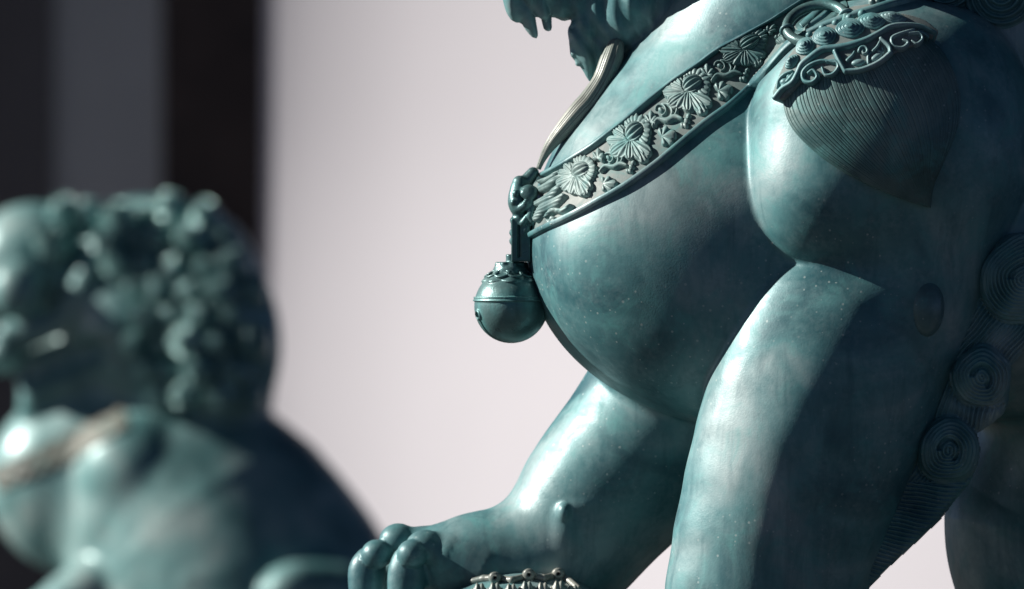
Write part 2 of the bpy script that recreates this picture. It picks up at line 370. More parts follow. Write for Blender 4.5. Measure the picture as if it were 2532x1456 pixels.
class Patch:
    """a smooth sheet over (a, b) in design units; at(a, b, h) gives the point h above it"""
    def __init__(s, a0, a1, b0, b1, na, nb, P, N):
        s.a0, s.a1, s.b0, s.b1, s.na, s.nb, s.P, s.N = a0, a1, b0, b1, na, nb, P, N
    def _bi(s, A, a, b):
        x = np.clip((a-s.a0)/(s.a1-s.a0)*(s.na-1), 0, s.na-1.001); y = np.clip((b-s.b0)/(s.b1-s.b0)*(s.nb-1), 0, s.nb-1.001)
        i = x.astype(int); j = y.astype(int); fx = (x-i)[:, None]; fy = (y-j)[:, None]
        return A[i, j]*(1-fx)*(1-fy)+A[i+1, j]*fx*(1-fy)+A[i, j+1]*(1-fx)*fy+A[i+1, j+1]*fx*fy
    def at(s, a, b, h):
        return s._bi(s.P, a, b)+unit(s._bi(s.N, a, b))*np.asarray(h)[:, None]
def make_patch(f, uvf, a0, a1, b0, b1, step, lift=0.0, sm=3):
    na = max(4, int((a1-a0)/step)+1); nb = max(4, int((b1-b0)/step)+1)
    A, B = np.meshgrid(np.linspace(a0, a1, na), np.linspace(b0, b1, nb), indexing='ij')
    u, v = uvf(A.ravel(), B.ravel())
    P = march(f, u, v); P = smooth_grid(P.reshape(na, nb, 3), sm)
    N = unit(par(lambda q: grad(f, q), P.reshape(-1, 3))).reshape(na, nb, 3); N = unit(smooth_grid(N, sm))
    return Patch(a0, a1, b0, b1, na, nb, P+N*lift, N)
def relief(name, patch, box, hf, mat, parent, step=1.1, sink=3.0, label=None):
    """raised ornament: height function hf(a, b) over box=(a0, a1, b0, b1); only where it stands above 0"""
    a = np.arange(box[0], box[1]+step, step); b = np.arange(box[2], box[3]+step, step)
    A, B = np.meshgrid(a, b, indexing='ij'); H = hf(A, B)
    on = H > 0; G = grid(len(a), len(b))
    keep = on.ravel()[G].any(1); G = G[keep]
    hh = np.where(H > 0, H, -sink).ravel()
    ids, inv = np.unique(G, return_inverse=True)
    V = patch.at(A.ravel()[ids], B.ravel()[ids], hh[ids])
    G = inv.reshape(G.shape)
    o = mesh(name, V, G, None, mat, parent)
    if label: o['label'] = label
    return o
def fixflip(o):
    """turn the faces of an open relief sheet towards the camera"""
    me = o.data; n = np.zeros(len(me.polygons)*3, np.float32); me.polygons.foreach_get('normal', n)
    if n.reshape(-1, 3)[:, 1].mean() > 0: me.flip_normals()
    return o
# height stamps
def petal(A, B, c, ang, ln, w, h, ridges=2, base=0.25, flat=0.5):
    s, co = math.sin(R(ang)), math.cos(R(ang)); x = ((A-c[0])*co+(B-c[1])*s)/ln; y = (-(A-c[0])*s+(B-c[1])*co)
    wd = w*np.clip(np.sqrt(np.clip(x, 0, 1))*1.15, base, 1)*np.sqrt(np.clip(1-np.clip((x-0.72)/0.28, 0, 1)**2, 0, 1))
    r = np.abs(y)/np.maximum(wd, 1e-3); ok = (x > -0.02) & (x < 1) & (r < 1)
    z = h*(0.45+0.55*np.sqrt(np.clip(1-r*r, 0, 1)))*(0.75+0.35*np.sin(np.clip(x, 0, 1)*2.6))
    z += 0.13*h*np.cos(y/np.maximum(wd, 1)*math.pi*ridges)
    return np.where(ok, np.maximum(z, 0.4), -9)
def dome(A, B, c, ra, rb, h, ang=0, p=0.5):
    s, co = math.sin(R(ang)), math.cos(R(ang)); x = ((A-c[0])*co+(B-c[1])*s)/ra; y = (-(A-c[0])*s+(B-c[1])*co)/rb
    r = x*x+y*y
    return np.where(r < 1, h*np.clip(1-r, 0, 1)**p, -9), x, y
def stroke(A, B, pts, r, h):
    P = spline([(x, y, 0, 0) for x, y in pts], 4)[:, :2] if len(pts) > 2 else np.asarray(pts, float)
    out = np.full(A.shape, -9.0); n = len(P)-1
    for i in range(n):
        a, b = P[i], P[i+1]; t = b-a; L = t@t+1e-9
        k = np.clip(((A-a[0])*t[0]+(B-a[1])*t[1])/L, 0, 1)
        rr = np.interp((i+k)/n, np.linspace(0, 1, len(r)), r) if hasattr(r, '__len__') else r
        q = np.hypot(A-a[0]-k*t[0], B-a[1]-k*t[1])/rr
        out = np.maximum(out, np.where(q < 1, h*np.clip(1-q*q, 0, 1)**0.5*np.minimum(1, rr/6+0.3), -9))
    return out
def spiral(c, r0, a0, turns, r1=2.0, n=14):
    return [(c[0]+(r0+(r1-r0)*t)*math.cos(R(a0)+turns*2*math.pi*t), c[1]+(r0+(r1-r0)*t)*math.sin(R(a0)+turns*2*math.pi*t)) for t in np.linspace(0, 1, n)]
def inpoly(U, Vv, poly):
    c = np.zeros(U.shape, bool); n = len(poly)
    for i in range(n):
        x0, y0 = poly[i]; x1, y1 = poly[i-1]
        if y0 == y1: continue
        c ^= ((y0 > Vv) != (y1 > Vv)) & (U < (x1-x0)*(Vv-y0)/(y1-y0)+x0)
    return c
def polydist(U, Vv, poly):
    d = np.full(U.shape, 1e9)
    for i in range(len(poly)):
        a = np.array(poly[i-1], float); t = np.array(poly[i], float)-a
        k = np.clip(((U-a[0])*t[0]+(Vv-a[1])*t[1])/(t@t+1e-9), 0, 1); d = np.minimum(d, np.hypot(U-a[0]-k*t[0], Vv-a[1]-k*t[1]))
    return d
mx = lambda *a: np.maximum.reduce(a)
# ------------------------------------------------------------------ the ornamental strap round the neck
TOP = [(1300, 452), (1335, 440), (1370, 422), (1451, 376), (1516, 328), (1588, 267), (1653, 214), (1718, 168), (1779, 122), (1833, 92), (1909, 50), (1985, 2), (2060, -45), (2170, -80), (2330, -105)]
BOT = [(1306, 592), (1340, 573), (1400, 545), (1515, 485), (1590, 437), (1668, 375), (1732, 322), (1800, 272), (1858, 220), (1905, 172), (1962, 114), (2035, 72), (2118, 42), (2215, 14), (2370, -20)]
_T = spline([(*q, 0, 0) for q in TOP], 6)[:, :2]; _B = spline([(*q, 0, 0) for q in BOT], 6)[:, :2]
_s = np.concatenate([[0], np.cumsum(np.linalg.norm(np.diff((_T+_B)/2, axis=0), axis=1))]); SW = 122.0
def strap_uv(a, b):
    """a along the strap from the clasp, b across it from the upper edge (0) to the lower (SW)"""
    t = b/SW
    return tuple(np.interp(a, _s, _T[:, i])*(1-t)+np.interp(a, _s, _B[:, i])*t for i in (0, 1))
def strap_ab(u, v):
    c = (_T+_B)/2; best = None
    for a in np.arange(0, _s[-1], 2.0):
        for b in np.arange(0, SW+1, 4.0):
            x, y = strap_uv(a, b); q = (x-u)**2+(y-v)**2
            if best is None or q < best[0]: best = (q, a, b)
    return best[1], best[2]
SP = make_patch(lion, strap_uv, 0, _s[-1], -6, SW+6, 6.0, 0.0, 4)
def rim_line(b0, b1, h0, h1, name, lab):
    a = np.arange(0, _s[-1], 4.0); prof = [(b0, -10), (b0, h1*0.8), (b0+(b1-b0)*0.2, h1), (b0+(b1-b0)*0.8, h1), (b1, h1*0.8), (b1, -10)]
    if b0 < 5: prof = [(-74, -4), (-60, 0.6), (-30, 6), (-2, 14.2), (1.5, 16.5), (4.5, 15.5), (5.2, 13), (5.6, -4)]
    else: prof = [(b0-0.6, -4), (b0, h1-1.6), (b0+1.6, h1), (b0+5, h1-0.8), (b1-1.5, h1-2.5), (b1, h1-5), (b1+0.5, -14)]
    Av = np.repeat(a, len(prof)); wob = 0.6*np.sin(Av*0.021)+0.3*np.sin(Av*0.057+1)
    Bv = np.tile([q[0] for q in prof], len(a))+wob; Hv = np.tile([q[1] for q in prof], len(a))
    o = fixflip(mesh(name, SP.at(Av, Bv, Hv), grid(len(a), len(prof)), None, M['bronze'], strap)); o['label'] = lab
    return o
a = np.arange(0, _s[-1], 5.0); b = np.linspace(4, SW-4, 26)
Ag, Bg = np.meshgrid(a, b, indexing='ij')
strap = fixflip(mesh('strap', SP.at(Ag.ravel(), Bg.ravel(), np.where((Bg > 5) & (Bg < SW-5), 1.5, 0.0).ravel()), grid(len(a), len(b)), None, M['field'], near_root))
strap['label'] = 'broad flowered strap across the neck'
rim_line(-3, 8, 0, 15, 'rim', 'upper raised edge of the strap'); rim_line(SW-8, SW+2, 0, 15, 'rim', 'lower raised edge of the strap')
FB = 1.5     # the strap's field stands this far above the neck
def flower_h(c, sc=1.0, k=0):
    r_ = np.random.default_rng(k+11); v_ = [(g+r_.uniform(-4, 4), l*r_.uniform(0.92, 1.08), w*r_.uniform(0.9, 1.1), n) for g, l, w, n in ((66, 60, 15, 2), (96, 60, 17, 3), (130, 54, 18, 4), (160, 58, 13, 2), (184, 68, 20, 5), (212, 66, 17, 3), (240, 54, 14, 3), (264, 44, 10, 2))]
    def f(A, B):
        a = (A-c[0])/sc; b = (B-c[1])/sc; O = (-8, 6)
        H = np.full(A.shape, -9.0)
        for i, g in enumerate(np.linspace(-95, 85, 11)):               # scalloped outer rim around the pod
            H = np.maximum(H, petal(a, b, (14, -4), g, 48+4*math.sin(g), 11, 11, 1)-2)
        H = np.maximum(H, dome(a, b, (14, -4), 38, 37, 10)[0])
        for g, l, w, nr in v_: H = np.maximum(H, petal(a, b, O, g, l, w, 12.5, nr))
        for g in (92, 112): H = np.maximum(H, petal(a, b, (-4, 36), g, 36, 11, 11, 2))
        d, x, y = dome(a, b, (14, -4), 30, 23, 21, 0, 0.45)
        rib = 0.5+0.5*np.cos(np.arcsin(np.clip(y/np.sqrt(np.maximum(1e-3, 1-x*x)), -1, 1))*2*5.5)
        pod = np.where(d > 0, d*(0.62+0.38*rib**0.6)+3, -9)
        return np.where(d > 0, pod, H)+np.where(H > 0, 1.0, 0)
    return f
def leaf_h(c, ang, sc=1.0, lobes=((0, 34, 11), (42, 27, 9), (-42, 26, 9), (88, 18, 8), (-88, 18, 8))):
    def f(A, B):
        H = np.full(A.shape, -9.0)
        for g, l, w in lobes: H = np.maximum(H, petal(A, B, c, ang+g, l*sc, w*sc, 11, 1))
        return H
    return f
def bud_h(c, ang, sc=1.0):
    def f(A, B):
        s, co = math.sin(R(ang)), math.cos(R(ang)); x = ((A-c[0])*co+(B-c[1])*s)/sc; y = (-(A-c[0])*s+(B-c[1])*co)/sc
        H = stroke(x, y, [(-44, 20), (-26, 8), (-4, 14), (18, 10), (34, 18)], [4, 6, 7, 8, 4], 13)
        H = mx(H, stroke(x, y, [(4, 12), (14, -4), (8, -22), (-6, -27)], [4, 4, 3.5, 3], 11), stroke(x, y, [(16, 10), (28, -8), (24, -24)], [4, 4, 3], 11))
        H = mx(H, dome(x, y, (-14, -14), 8, 6.5, 11, 30)[0], stroke(x, y, spiral((-14, -14), 14, 200, 0.7, 12), [2.6, 3.2, 2.6], 9))
        H = mx(H, dome(x, y, (44, 22), 9, 7, 10, 20)[0], dome(x, y, (38, 32), 8, 7, 9, 60)[0], dome(x, y, (52, 12), 8, 6, 9, -20)[0], dome(x, y, (30, 30), 7, 6, 8, 80)[0])
        return H
    return f
flowers = [(1857, 111, 0.92), (1716, 220, 0.92), (1575, 338, 0.88), (1444, 430, 0.78)]
for kf, (u0, v0, sc) in enumerate(flowers):
    ca, cb = strap_ab(u0, v0); ca -= 10
    fixflip(relief('flower', SP, (ca-90*sc, ca+62*sc, max(cb-62*sc, 7), min(cb+80*sc, SW-10)), lambda A, B, g=flower_h((ca, cb), sc, kf): np.where(g(A, B) > 0, g(A, B)+FB, -9), M['relief'], strap))
def lift(g): return lambda A, B: (lambda z: np.where(z > 0, z+FB, -9))(g(A, B))
for u0, v0, ang, sc in ((1655, 338, 20, 1.05), (1793, 222, 22, 1.05), (1513, 453, 25, 0.9), (1940, 93, 10, 0.9), (2165, -4, 0, 1.0)):
    ca, cb = strap_ab(u0, v0)
    fixflip(relief('leaf', SP, (ca-46, ca+46, 7, SW-10), lift(leaf_h((ca-16, cb-4), ang, sc)), M['relief'], strap))
for u0, v0, ang, sc in ((1752, 178, -50, 0.85), (1612, 296, -45, 0.8), (1486, 388, -50, 0.75), (1905, 72, -20, 0.8)):
    ca, cb = strap_ab(u0, v0)
    fixflip(relief('leaf', SP, (ca-40, ca+40, 7, SW-10), lift(leaf_h((ca-8, cb+8), ang, sc)), M['relief'], strap))
for u0, v0, ang, sc in ((1652, 285, 25, 0.95), (1795, 170, 25, 0.95), (1520, 398, 22, 0.85)):
    ca, cb = strap_ab(u0, v0)
    fixflip(relief('tendril', SP, (ca-60, ca+66, 7, SW-10), lift(bud_h((ca, cb+4), ang, sc)), M['relief'], strap))
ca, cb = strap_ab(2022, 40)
fixflip(relief('ring_shade_plate', SP, (ca-85, ca+80, 8, SW-14), lambda A, B: np.where(((A-ca)/80)**2+((B-cb)/50)**2 < 1, 5-4*np.exp(-((((A-ca)/80)**2+((B-cb)/50)**2)-0.6)**2/0.01), -9), M['dark'], strap))  # dark plate added to stand in for the shade inside the ring
fixflip(relief('ring_bar', SP, (ca-60, ca+60, 8, SW-14), lambda A, B: mx(stroke(A, B, [(ca-46, cb+14), (ca-10, cb+2), (ca+34, cb-10)], [5, 7, 5], 16), stroke(A, B, [(ca-30, cb+26), (ca+10, cb+18), (ca+44, cb+6)], [4, 5, 3], 14)), M['bronze'], strap))
# wavy hair locks of the clasp mask spreading over the strap's end
for pts, r in (([(1338, 474), (1362, 462), (1385, 448), (1405, 438)], [8, 8, 6, 3]), ([(1336, 505), (1362, 494), (1380, 474), (1398, 462)], [8, 11, 8, 3]),
               ([(1336, 542), (1350, 518), (1378, 502), (1402, 488)], [8, 12, 12, 5]), ([(1360, 540), (1375, 522), (1400, 524), (1418, 512)], [4, 6, 6, 4]), ([(1345, 455), (1370, 444), (1392, 430)], [5, 6, 3])):
    q = [strap_ab(*z) for z in pts]; aa = [z[0] for z in q]; bb = [z[1] for z in q]
    fixflip(relief('hair_lock', SP, (min(aa)-14, max(aa)+14, min(bb)-14, max(bb)+14), lift(lambda A, B, q=q, r=r: stroke(A, B, q, r, 17)+0.8*np.sin(B*1.2)), M['relief'], strap))
ca, cb = strap_ab(1366, 548)
fixflip(relief('leaf', SP, (ca-22, ca+22, cb-22, cb+22), lift(leaf_h((ca, cb+6), -60, 0.5)), M['relief'], strap))
# ------------------------------------------------------------------ ring on the shoulder
def torus(c, r, tr, nrm, n=96, m=20, arc=(0, 360), wob=0.0):
    nrm = unit(np.array(nrm, float)); x = unit(np.cross(nrm, [0, 0, 1.0])); y = np.cross(nrm, x)
    t = np.radians(np.linspace(arc[0], arc[1], n)); q = np.radians(np.linspace(0, 360, m, endpoint=False))
    V = []
    for k, ti in enumerate(t):
        rad = x*math.cos(ti)+y*math.sin(ti)
        for z in q: V.append(np.array(c)+rad*(r+tr*math.cos(z))+nrm*tr*math.sin(z))
    F = [(i*m+j, i*m+(j+1) % m, (i+1)*m+(j+1) % m, (i+1)*m+j) for i in range(n-1) for j in range(m)]
    return np.array(V), F
rc = march(lion, [2020], [58])[0]; rn = np.array((-0.20, -0.62, 0.76))
rc = K(2020, 58, rc[1]-34)
V, F = torus(rc, 73, 12.5, rn); ring = mesh('ring', V, F, None, M['dark'], near_root); ring['label'] = 'cast ring hanging on the strap above the shoulder'
def blob_mesh(name, f, c, ext, h, mat, parent, label=None):
    c = np.asarray(c, float); e = np.asarray(ext, float)*np.ones(3)
    V, F, N = implicit(f, c-e, c+e, h); o = mesh(name, V, F, N, mat, parent)
    if label: o['label'] = label
    return o
for ang in (205, 20):
    xx = unit(np.cross(unit(rn), [0, 0, 1.0])); yy = np.cross(unit(rn), xx); pc = rc+73*(xx*math.cos(R(ang))+yy*math.sin(R(ang)))
    tv = -xx*math.sin(R(ang))+yy*math.cos(R(ang))
    V, F = torus(pc, 14.5, 4.5, tv, 28, 10); mesh('collar_band', V, F, None, M['bronze'], ring)
# ------------------------------------------------------------------ shoulder leaf with incised lines, edged by scrollwork
UP = make_patch(lion, lambda a, b: (a, b), 1925, 2395, 40, 530, 7.0, 0.0, 3)
LE = spline([(1992, 170, 0, 0), (1955, 225, 0, 0), (1950, 275, 0, 0), (1975, 335, 0, 0), (2045, 400, 0, 0), (2140, 455, 0, 0), (2235, 492, 0, 0), (2300, 511, 0, 0)], 8)[:, :2]
RE = spline([(2225, 78, 0, 0), (2300, 112, 0, 0), (2345, 165, 0, 0), (2369, 240, 0, 0), (2362, 320, 0, 0), (2332, 395, 0, 0), (2308, 455, 0, 0), (2300, 511, 0, 0)], 8)[:, :2]
def resamp(P, n):
    s = np.concatenate([[0], np.cumsum(np.linalg.norm(np.diff(P, axis=0), axis=1))]); t = np.linspace(0, s[-1], n)
    return np.stack([np.interp(t, s, P[:, 0]), np.interp(t, s, P[:, 1])], 1)
nw, nq = 110, 480
Lr, Rr = resamp(LE, nw), resamp(RE, nw); q = np.linspace(0, 1, nq)
bow = np.stack([-0.02*(Rr-Lr)[:, 1], 0.02*(Rr-Lr)[:, 0]], 1)
Wd = np.linalg.norm(Rr-Lr, axis=1)
UV = Lr[:, None]*(1-q)[None, :, None]+Rr[:, None]*q[None, :, None]
# sag the lower fans so the lines sweep towards the tip
tt = np.linspace(0, 1, nw)[:, None]; sag = 4*q*(1-q)
UV[..., 1] += sag*26*np.sin(math.pi*tt)**1.2*0.5
ed = np.clip(np.minimum(q, 1-q)[None]*Wd[:, None]/9, 0, 1)
Hs = 30*np.sqrt(1-(1-ed)**2)+16*(sag**0.7)[None]*np.clip(Wd[:, None]/250, 0, 1)
ngr = 44; jit = 0.5*np.sin(q*31)+0.35*np.sin(q*77+2)
ph = q*ngr+jit*0.5; gd = np.abs((ph % 1)-0.5)*2
Hs -= (1.7*np.exp(-(gd/0.15)**2))[None]*np.clip((ed-0.25)*2, 0, 1)*np.clip(Wd[:, None]/120, 0.15, 1)
Hs += 0.5*np.sin(tt*23+q[None]*9)
edge = (q < 0.001) | (q > 0.999); Hs[:, edge] = -6
leafp = fixflip(mesh('shoulder_leaf', UP.at(UV[..., 0].ravel(), UV[..., 1].ravel(), (Hs+0).ravel()), grid(nw, nq), None, M['leaf'], near_root))
leafp['label'] = 'pointed leaf with fine incised lines on the shoulder'
def lobe(A, B, c, ra, rb, ang, n=3, h=5.0):
    s, co = math.sin(R(ang)), math.cos(R(ang)); x = ((A-c[0])*co+(B-c[1])*s)/ra; y = (-(A-c[0])*s+(B-c[1])*co)/rb
    r = (np.abs(x)**1.7+np.abs(y)**1.7)**(1/1.7); H = np.full(A.shape, -9.0)
    for i in range(n+1):
        k = 1-i/(n+1.2); H = np.where(r < k, h*(i+1)*0.8+1.5*np.clip((k-r)/0.08, 0, 1)+2, H)
    return H
BASE = 46.0
def lift2(g): return lambda A, B: (lambda z: np.where(z > 0, z+BASE, -9))(g(A, B))
def orn(name, box, g, mat='bronze'): return fixflip(relief(name, UP, box, lift2(g), M[mat], leafp, 1.1, 4.0))
orn('border_band', (1935, 2330, 60, 262), lambda A, B: mx(stroke(A, B, [(2300, 112), (2264, 97), (2225, 94), (2198, 98), (2176, 110), (2145, 126), (2107, 138), (2078, 143), (2050, 147), (2023, 166), (2006, 181), (1996, 202), (1985, 220), (1964, 234), (1948, 254)], [4, 6, 8, 7.5, 7, 6.5], 15)))
orn('backing_plate', (1935, 2340, 60, 262), lambda A, B: np.where(mx(stroke(A, B, [(1955, 242), (1975, 212), (2010, 165), (2060, 130), (2120, 112), (2190, 90), (2260, 92), (2300, 108)], [14, 22, 30, 34, 34, 26, 16, 8], 10), stroke(A, B, [(2010, 200), (2060, 178), (2130, 168), (2200, 130), (2260, 115)], [20, 18, 24, 24, 16], 10)) > 0, 2.5, -9), 'field')
orn('scroll', (2000, 2095, 160, 226), lambda A, B: mx(stroke(A, B, [(2078, 176), (2050, 172), (2023, 182), (2008, 199), (2011, 216), (2027, 219), (2039, 207), (2031, 193), (2020, 199)], [4, 5, 5.5, 5, 4], 13), stroke(A, B, [(2050, 188), (2057, 203), (2074, 200), (2085, 184), (2077, 172), (2060, 174)], [4, 5, 5, 4], 13)))
orn('scroll', (2190, 2285, 98, 152), lambda A, B: mx(stroke(A, B, [(2250, 104), (2222, 112), (2202, 122), (2206, 139), (2225, 143), (2238, 132), (2226, 126)], [4, 5, 5, 5, 3.5], 12), stroke(A, B, [(2240, 112), (2262, 112), (2270, 124), (2258, 134), (2246, 128)], [4, 4.5, 4, 3], 12), stroke(A, B, [(2262, 106), (2278, 112), (2290, 122)], [4, 3], 8)))
orn('frame', (2070, 2210, 118, 206), lambda A, B: mx(stroke(A, B, [(2078, 152), (2086, 170), (2099, 193), (2101, 194)], 6.5, 15), stroke(A, B, [(2100, 194), (2130, 192), (2159, 182), (2180, 170), (2199, 154)], 6.5, 15), stroke(A, B, [(2199, 155), (2196, 140), (2178, 124)], 6, 14), stroke(A, B, [(2178, 124), (2170, 140), (2160, 150)], 4, 11)))
orn('scroll', (2090, 2195, 135, 192), lambda A, B: mx(stroke(A, B, spiral((2141, 150), 11, 180, 1.2), [4.5, 4, 3], 12), dome(A, B, (2128, 174), 17, 8, 10, -8)[0], dome(A, B, (2168, 162), 16, 8, 10, -30)[0], stroke(A, B, [(2104, 170), (2116, 158), (2120, 148)], [5, 4, 2.5], 9), stroke(A, B, [(2150, 176), (2150, 160), (2158, 150)], [4, 4, 3], 9), stroke(A, B, [(2172, 148), (2183, 152), (2180, 142)], [4, 3], 8)))
orn('scroll', (1940, 2000, 188, 246), lambda A, B: mx(dome(A, B, (1966, 218), 10, 7, 11, -40)[0], stroke(A, B, [(1952, 232), (1956, 215), (1968, 202), (1984, 194)], [3, 4, 4, 3], 10), stroke(A, B, [(1962, 228), (1976, 214), (1986, 200)], [3, 4, 3], 10), dome(A, B, (1976, 206), 6, 4, 8, -40)[0]))
for c, ra, rb, ang in (((2111, 100), 33, 21, -8), ((2055, 118), 28, 20, -20), ((2158, 84), 32, 17, 0), ((2013, 140), 24, 17, -40), ((2203, 77), 32, 12, 8), ((1984, 174), 20, 10, -50)):
    orn('cloud_petal', (c[0]-36, c[0]+36, c[1]-30, c[1]+30), lambda A, B, c=c, ra=ra, rb=rb, ang=ang: lobe(A, B, c, ra, rb, ang))
for c, r in (((2021, 114), 9.5), ((2050, 98), 10), ((2079, 87), 10), ((2109, 75), 10), ((2137, 66), 10.5), ((2157, 70), 7)):
    P = UP.at(np.array([c[0]*1.0]), np.array([c[1]*1.0]), [45.0])[0]
    blob_mesh('bead', lambda p, P=P, r=r: smin(np.linalg.norm(p-P, axis=1)-r, np.linalg.norm(p-P-np.array((0, 9, -6)), axis=1)-r*0.8, 6), P, 26, 2.6, M['bronze'], leafp)
kp = march(lion, [2290], [758])[0]+np.array((0, 20.0, 0))
blob_mesh('elbow_knob', lambda p: (lambda q: (np.sqrt((q*q).sum(1))-1)*38)((p-kp)/np.array((45, 40, 73))), kp, (62, 60, 90), 4.0, M['knob'], near_root, 'rounded knob beside the leg curls')
# ------------------------------------------------------------------ bell on the chest
BC = K(1264, 757, -60)
def bell(p):
    q = p-BC; z = q[:, 2]; r = np.hypot(q[:, 0], q[:, 1]); rr = np.sqrt((q*q).sum(1))
    ang = np.arctan2(q[:, 1], q[:, 0])
    f = rr-91
    th = np.degrees(np.arctan2(z, r))
    cap = rr-94.5-1.6*np.cos(ang*8)                                # petal plates of the upper dome
    edge = 44-5*np.abs(np.cos(ang*4)); f = smin(f, smax(cap, (edge-th)*1.5, 1.5), 1.0)
    f = smin(f, smax(np.abs(th-11)-3.4, rr-95.5, 1.2)*1.0, 0.8)    # raised double band
    f = smax(f, -(np.hypot(rr-95.5, (th-11)*1.6)-2.0), 1.0)
    f = smin(f, smax(np.hypot(r*0.62, z-86)-28, np.abs(z-92)-12, 4), 5)
    f = smin(f, smax(r-40-2.0*np.cos(ang*9), np.abs(z-100)-9, 6), 3)
    f = smin(f, smax(r-13, np.abs(z-116)-12, 3), 4)
    # mouth slot and its round hole on the left
    hc = np.array((-82.0, -36.0, -22.0)); dh = np.sqrt(((q-hc)**2).sum(1))
    f = smin(f, np.hypot(dh-11, rr-92)-3.4, 2); f = smax(f, -(dh-9), 1.5)
    n2 = q@unit(np.array((0.42, -0.86, 0.0)))
    slot = smax(np.abs(n2)-3.2, z+26, 2); slot = smax(slot, q[:, 0]+8, 2); f = smax(f, -smax(slot, 76-rr, 2), 1.2)
    return f
def bell_orn(p): return bell(p)
bellroot = blob_mesh('bell', bell, BC, 125, 2.6, M['dark'], near_root, 'round bell hanging at the chest')
# engraved petals on the bell's shoulder
for k in range(10):
    az = R(k*36-8); el = R(57)
    for (dr, hh) in ((0, 0),):
        pass
    nrm = np.array((math.cos(az)*math.cos(el), math.sin(az)*math.cos(el), math.sin(el))); pc = BC+nrm*96
    e1 = unit(np.cross([0, 0, 1.0], nrm)); e2 = np.cross(nrm, e1); V = []; n_, m_ = 30, 8
    for i in range(n_):
        t = 2*math.pi*i/n_
        ox, oy = 19*math.cos(t), 15*math.sin(t)*(1-0.25*math.cos(t)**2)
        cn = pc+e1*ox+e2*oy; cn = BC+unit(cn-BC)*97; rad = unit(e1*math.cos(t)+e2*math.sin(t))
        for j in range(m_):
            z = 2*math.pi*j/m_; V.append(cn+rad*3*math.cos(z)+nrm*3*math.sin(z))
    F = [(i*m_+j, i*m_+(j+1) % m_, ((i+1) % n_)*m_+(j+1) % m_, ((i+1) % n_)*m_+j) for i in range(n_) for j in range(m_)]
    mesh('petal', V, F, None, M['dark'], bellroot)
# clasp: knot, beast mask and hanging tab
def clasp(p):
    f = tube(p, K(1318, 428, -70), K(1286, 470, -70), 15, 22)
    f = smin(f, limb(p, [(1285, 452, -80, 18), (1280, 500, -95, 22), (1292, 530, -95, 16)], 8), 6)
    f = smin(f, limb(p, [(1296, 478, -120, 10), (1314, 484, -120, 12), (1322, 470, -118, 7)], 6), 3)
    f = smin(f, ell(p, (1308, 472, -112), (20, 18, 16)), 5)
    f = smin(f, limb(p, [(1276, 520, -105, 9), (1300, 508, -118, 11), (1322, 488, -118, 6)], 6), 3)
    f = smin(f, limb(p, [(1322, 500, -118, 7), (1312, 532, -120, 9), (1322, 556, -112, 7)], 6), 3)
    f = smin(f, ell(p, (1284, 545, -90), (20, 26, 22)), 5)
    f = smin(f, limb(p, [(1272, 560, -92, 8), (1292, 552, -112, 7), (1306, 532, -118, 6)], 5), 3)
    f = smin(f, limb(p, [(1268, 575, -85, 9), (1290, 583, -105, 7), (1304, 560, -112, 6)], 5), 3)
    for u0, v0, d0, r0 in ((1276, 478, -112, 9), (1270, 500, -112, 8), (1300, 500, -126, 7), (1318, 545, -120, 9), (1322, 567, -115, 7), (1270, 545, -100, 9), (1268, 596, -90, 9), (1290, 600, -105, 8)):
        f = smin(f, ell(p, (u0, v0, d0), (r0, r0, r0)), 2.5)
    c = K(1288, 594, -75); q = np.abs(p-c)-np.array((21, 36, 50)); box = np.sqrt((np.maximum(q, 0)**2).sum(1))+np.minimum(q.max(1), 0)-3
    f = smin(f, box, 4)
    g = np.abs(p-K(1283, 596, -112)); f = smax(f, -(np.maximum(np.maximum(g[:, 0]-3, g[:, 1]-5), g[:, 2]-40)), 1)
    return f
blob_mesh('clasp', clasp, K(1296, 522, -75), (60, 75, 125), 3.0, M['dark'], near_root, 'knotted clasp with a beast mask above the bell')
blob_mesh('tab', lambda p: (lambda q: np.sqrt((np.maximum(q, 0)**2).sum(1))+np.minimum(q.max(1), 0)-3)(np.abs(p-K(1320, 600, -45))-np.array((18, 26, 42))), K(1320, 600, -45), (34, 44, 60), 4.0, M['bronze'], near_root)
# ------------------------------------------------------------------ pale strand of mane down the front of the neck
def strand():
    C_ = spline([(1534, 98, -20, 6), (1524, 112, -45, 20), (1512, 150, -60, 28), (1490, 200, -70, 25), (1460, 247, -80, 27), (1434, 275, -90, 26), (1398, 315, -90, 22), (1364, 355, -85, 15), (1343, 390, -80, 9), (1331, 418, -80, 6)], 8)
    V = []; m = 110; P = np.array([K(*c[:3]) for c in C_]); T = unit(np.gradient(P, axis=0))
    for i, (c, t) in enumerate(zip(P, T)):
        s_ = unit(np.cross(t, [0, 1, 0])); n_ = np.cross(s_, t); s_ = -s_ if s_[0] < 0 else s_; n_ = np.array((0, -1, 0)) if abs(n_[1]) < .2 else n_*(-1 if n_[1] > 0 else 1)
        r = C_[i, 3]
        for j in range(m):
            z = 2*math.pi*j/m; gr = 1+0.022*math.cos(z*27+i*0.05)+0.03*math.cos(z*9+1+i*.03)
            V.append(c+s_*r*math.cos(z)*gr+n_*r*0.9*math.sin(z)*gr)
    n = len(P); F = [(i*m+j, (i+1)*m+j, (i+1)*m+(j+1) % m, i*m+(j+1) % m) for i in range(n-1) for j in range(m)]
    me = mesh('mane_strand', V, F, None, M['strand'], near_root); me['label'] = 'pale fluted strand of mane down the front of the neck'
    bm = bmesh.new(); bm.from_mesh(me.data); bmesh.ops.holes_fill(bm, edges=[e for e in bm.edges if e.is_boundary]); bmesh.ops.recalc_face_normals(bm, faces=bm.faces); bm.to_mesh(me.data); bm.free()
strand()
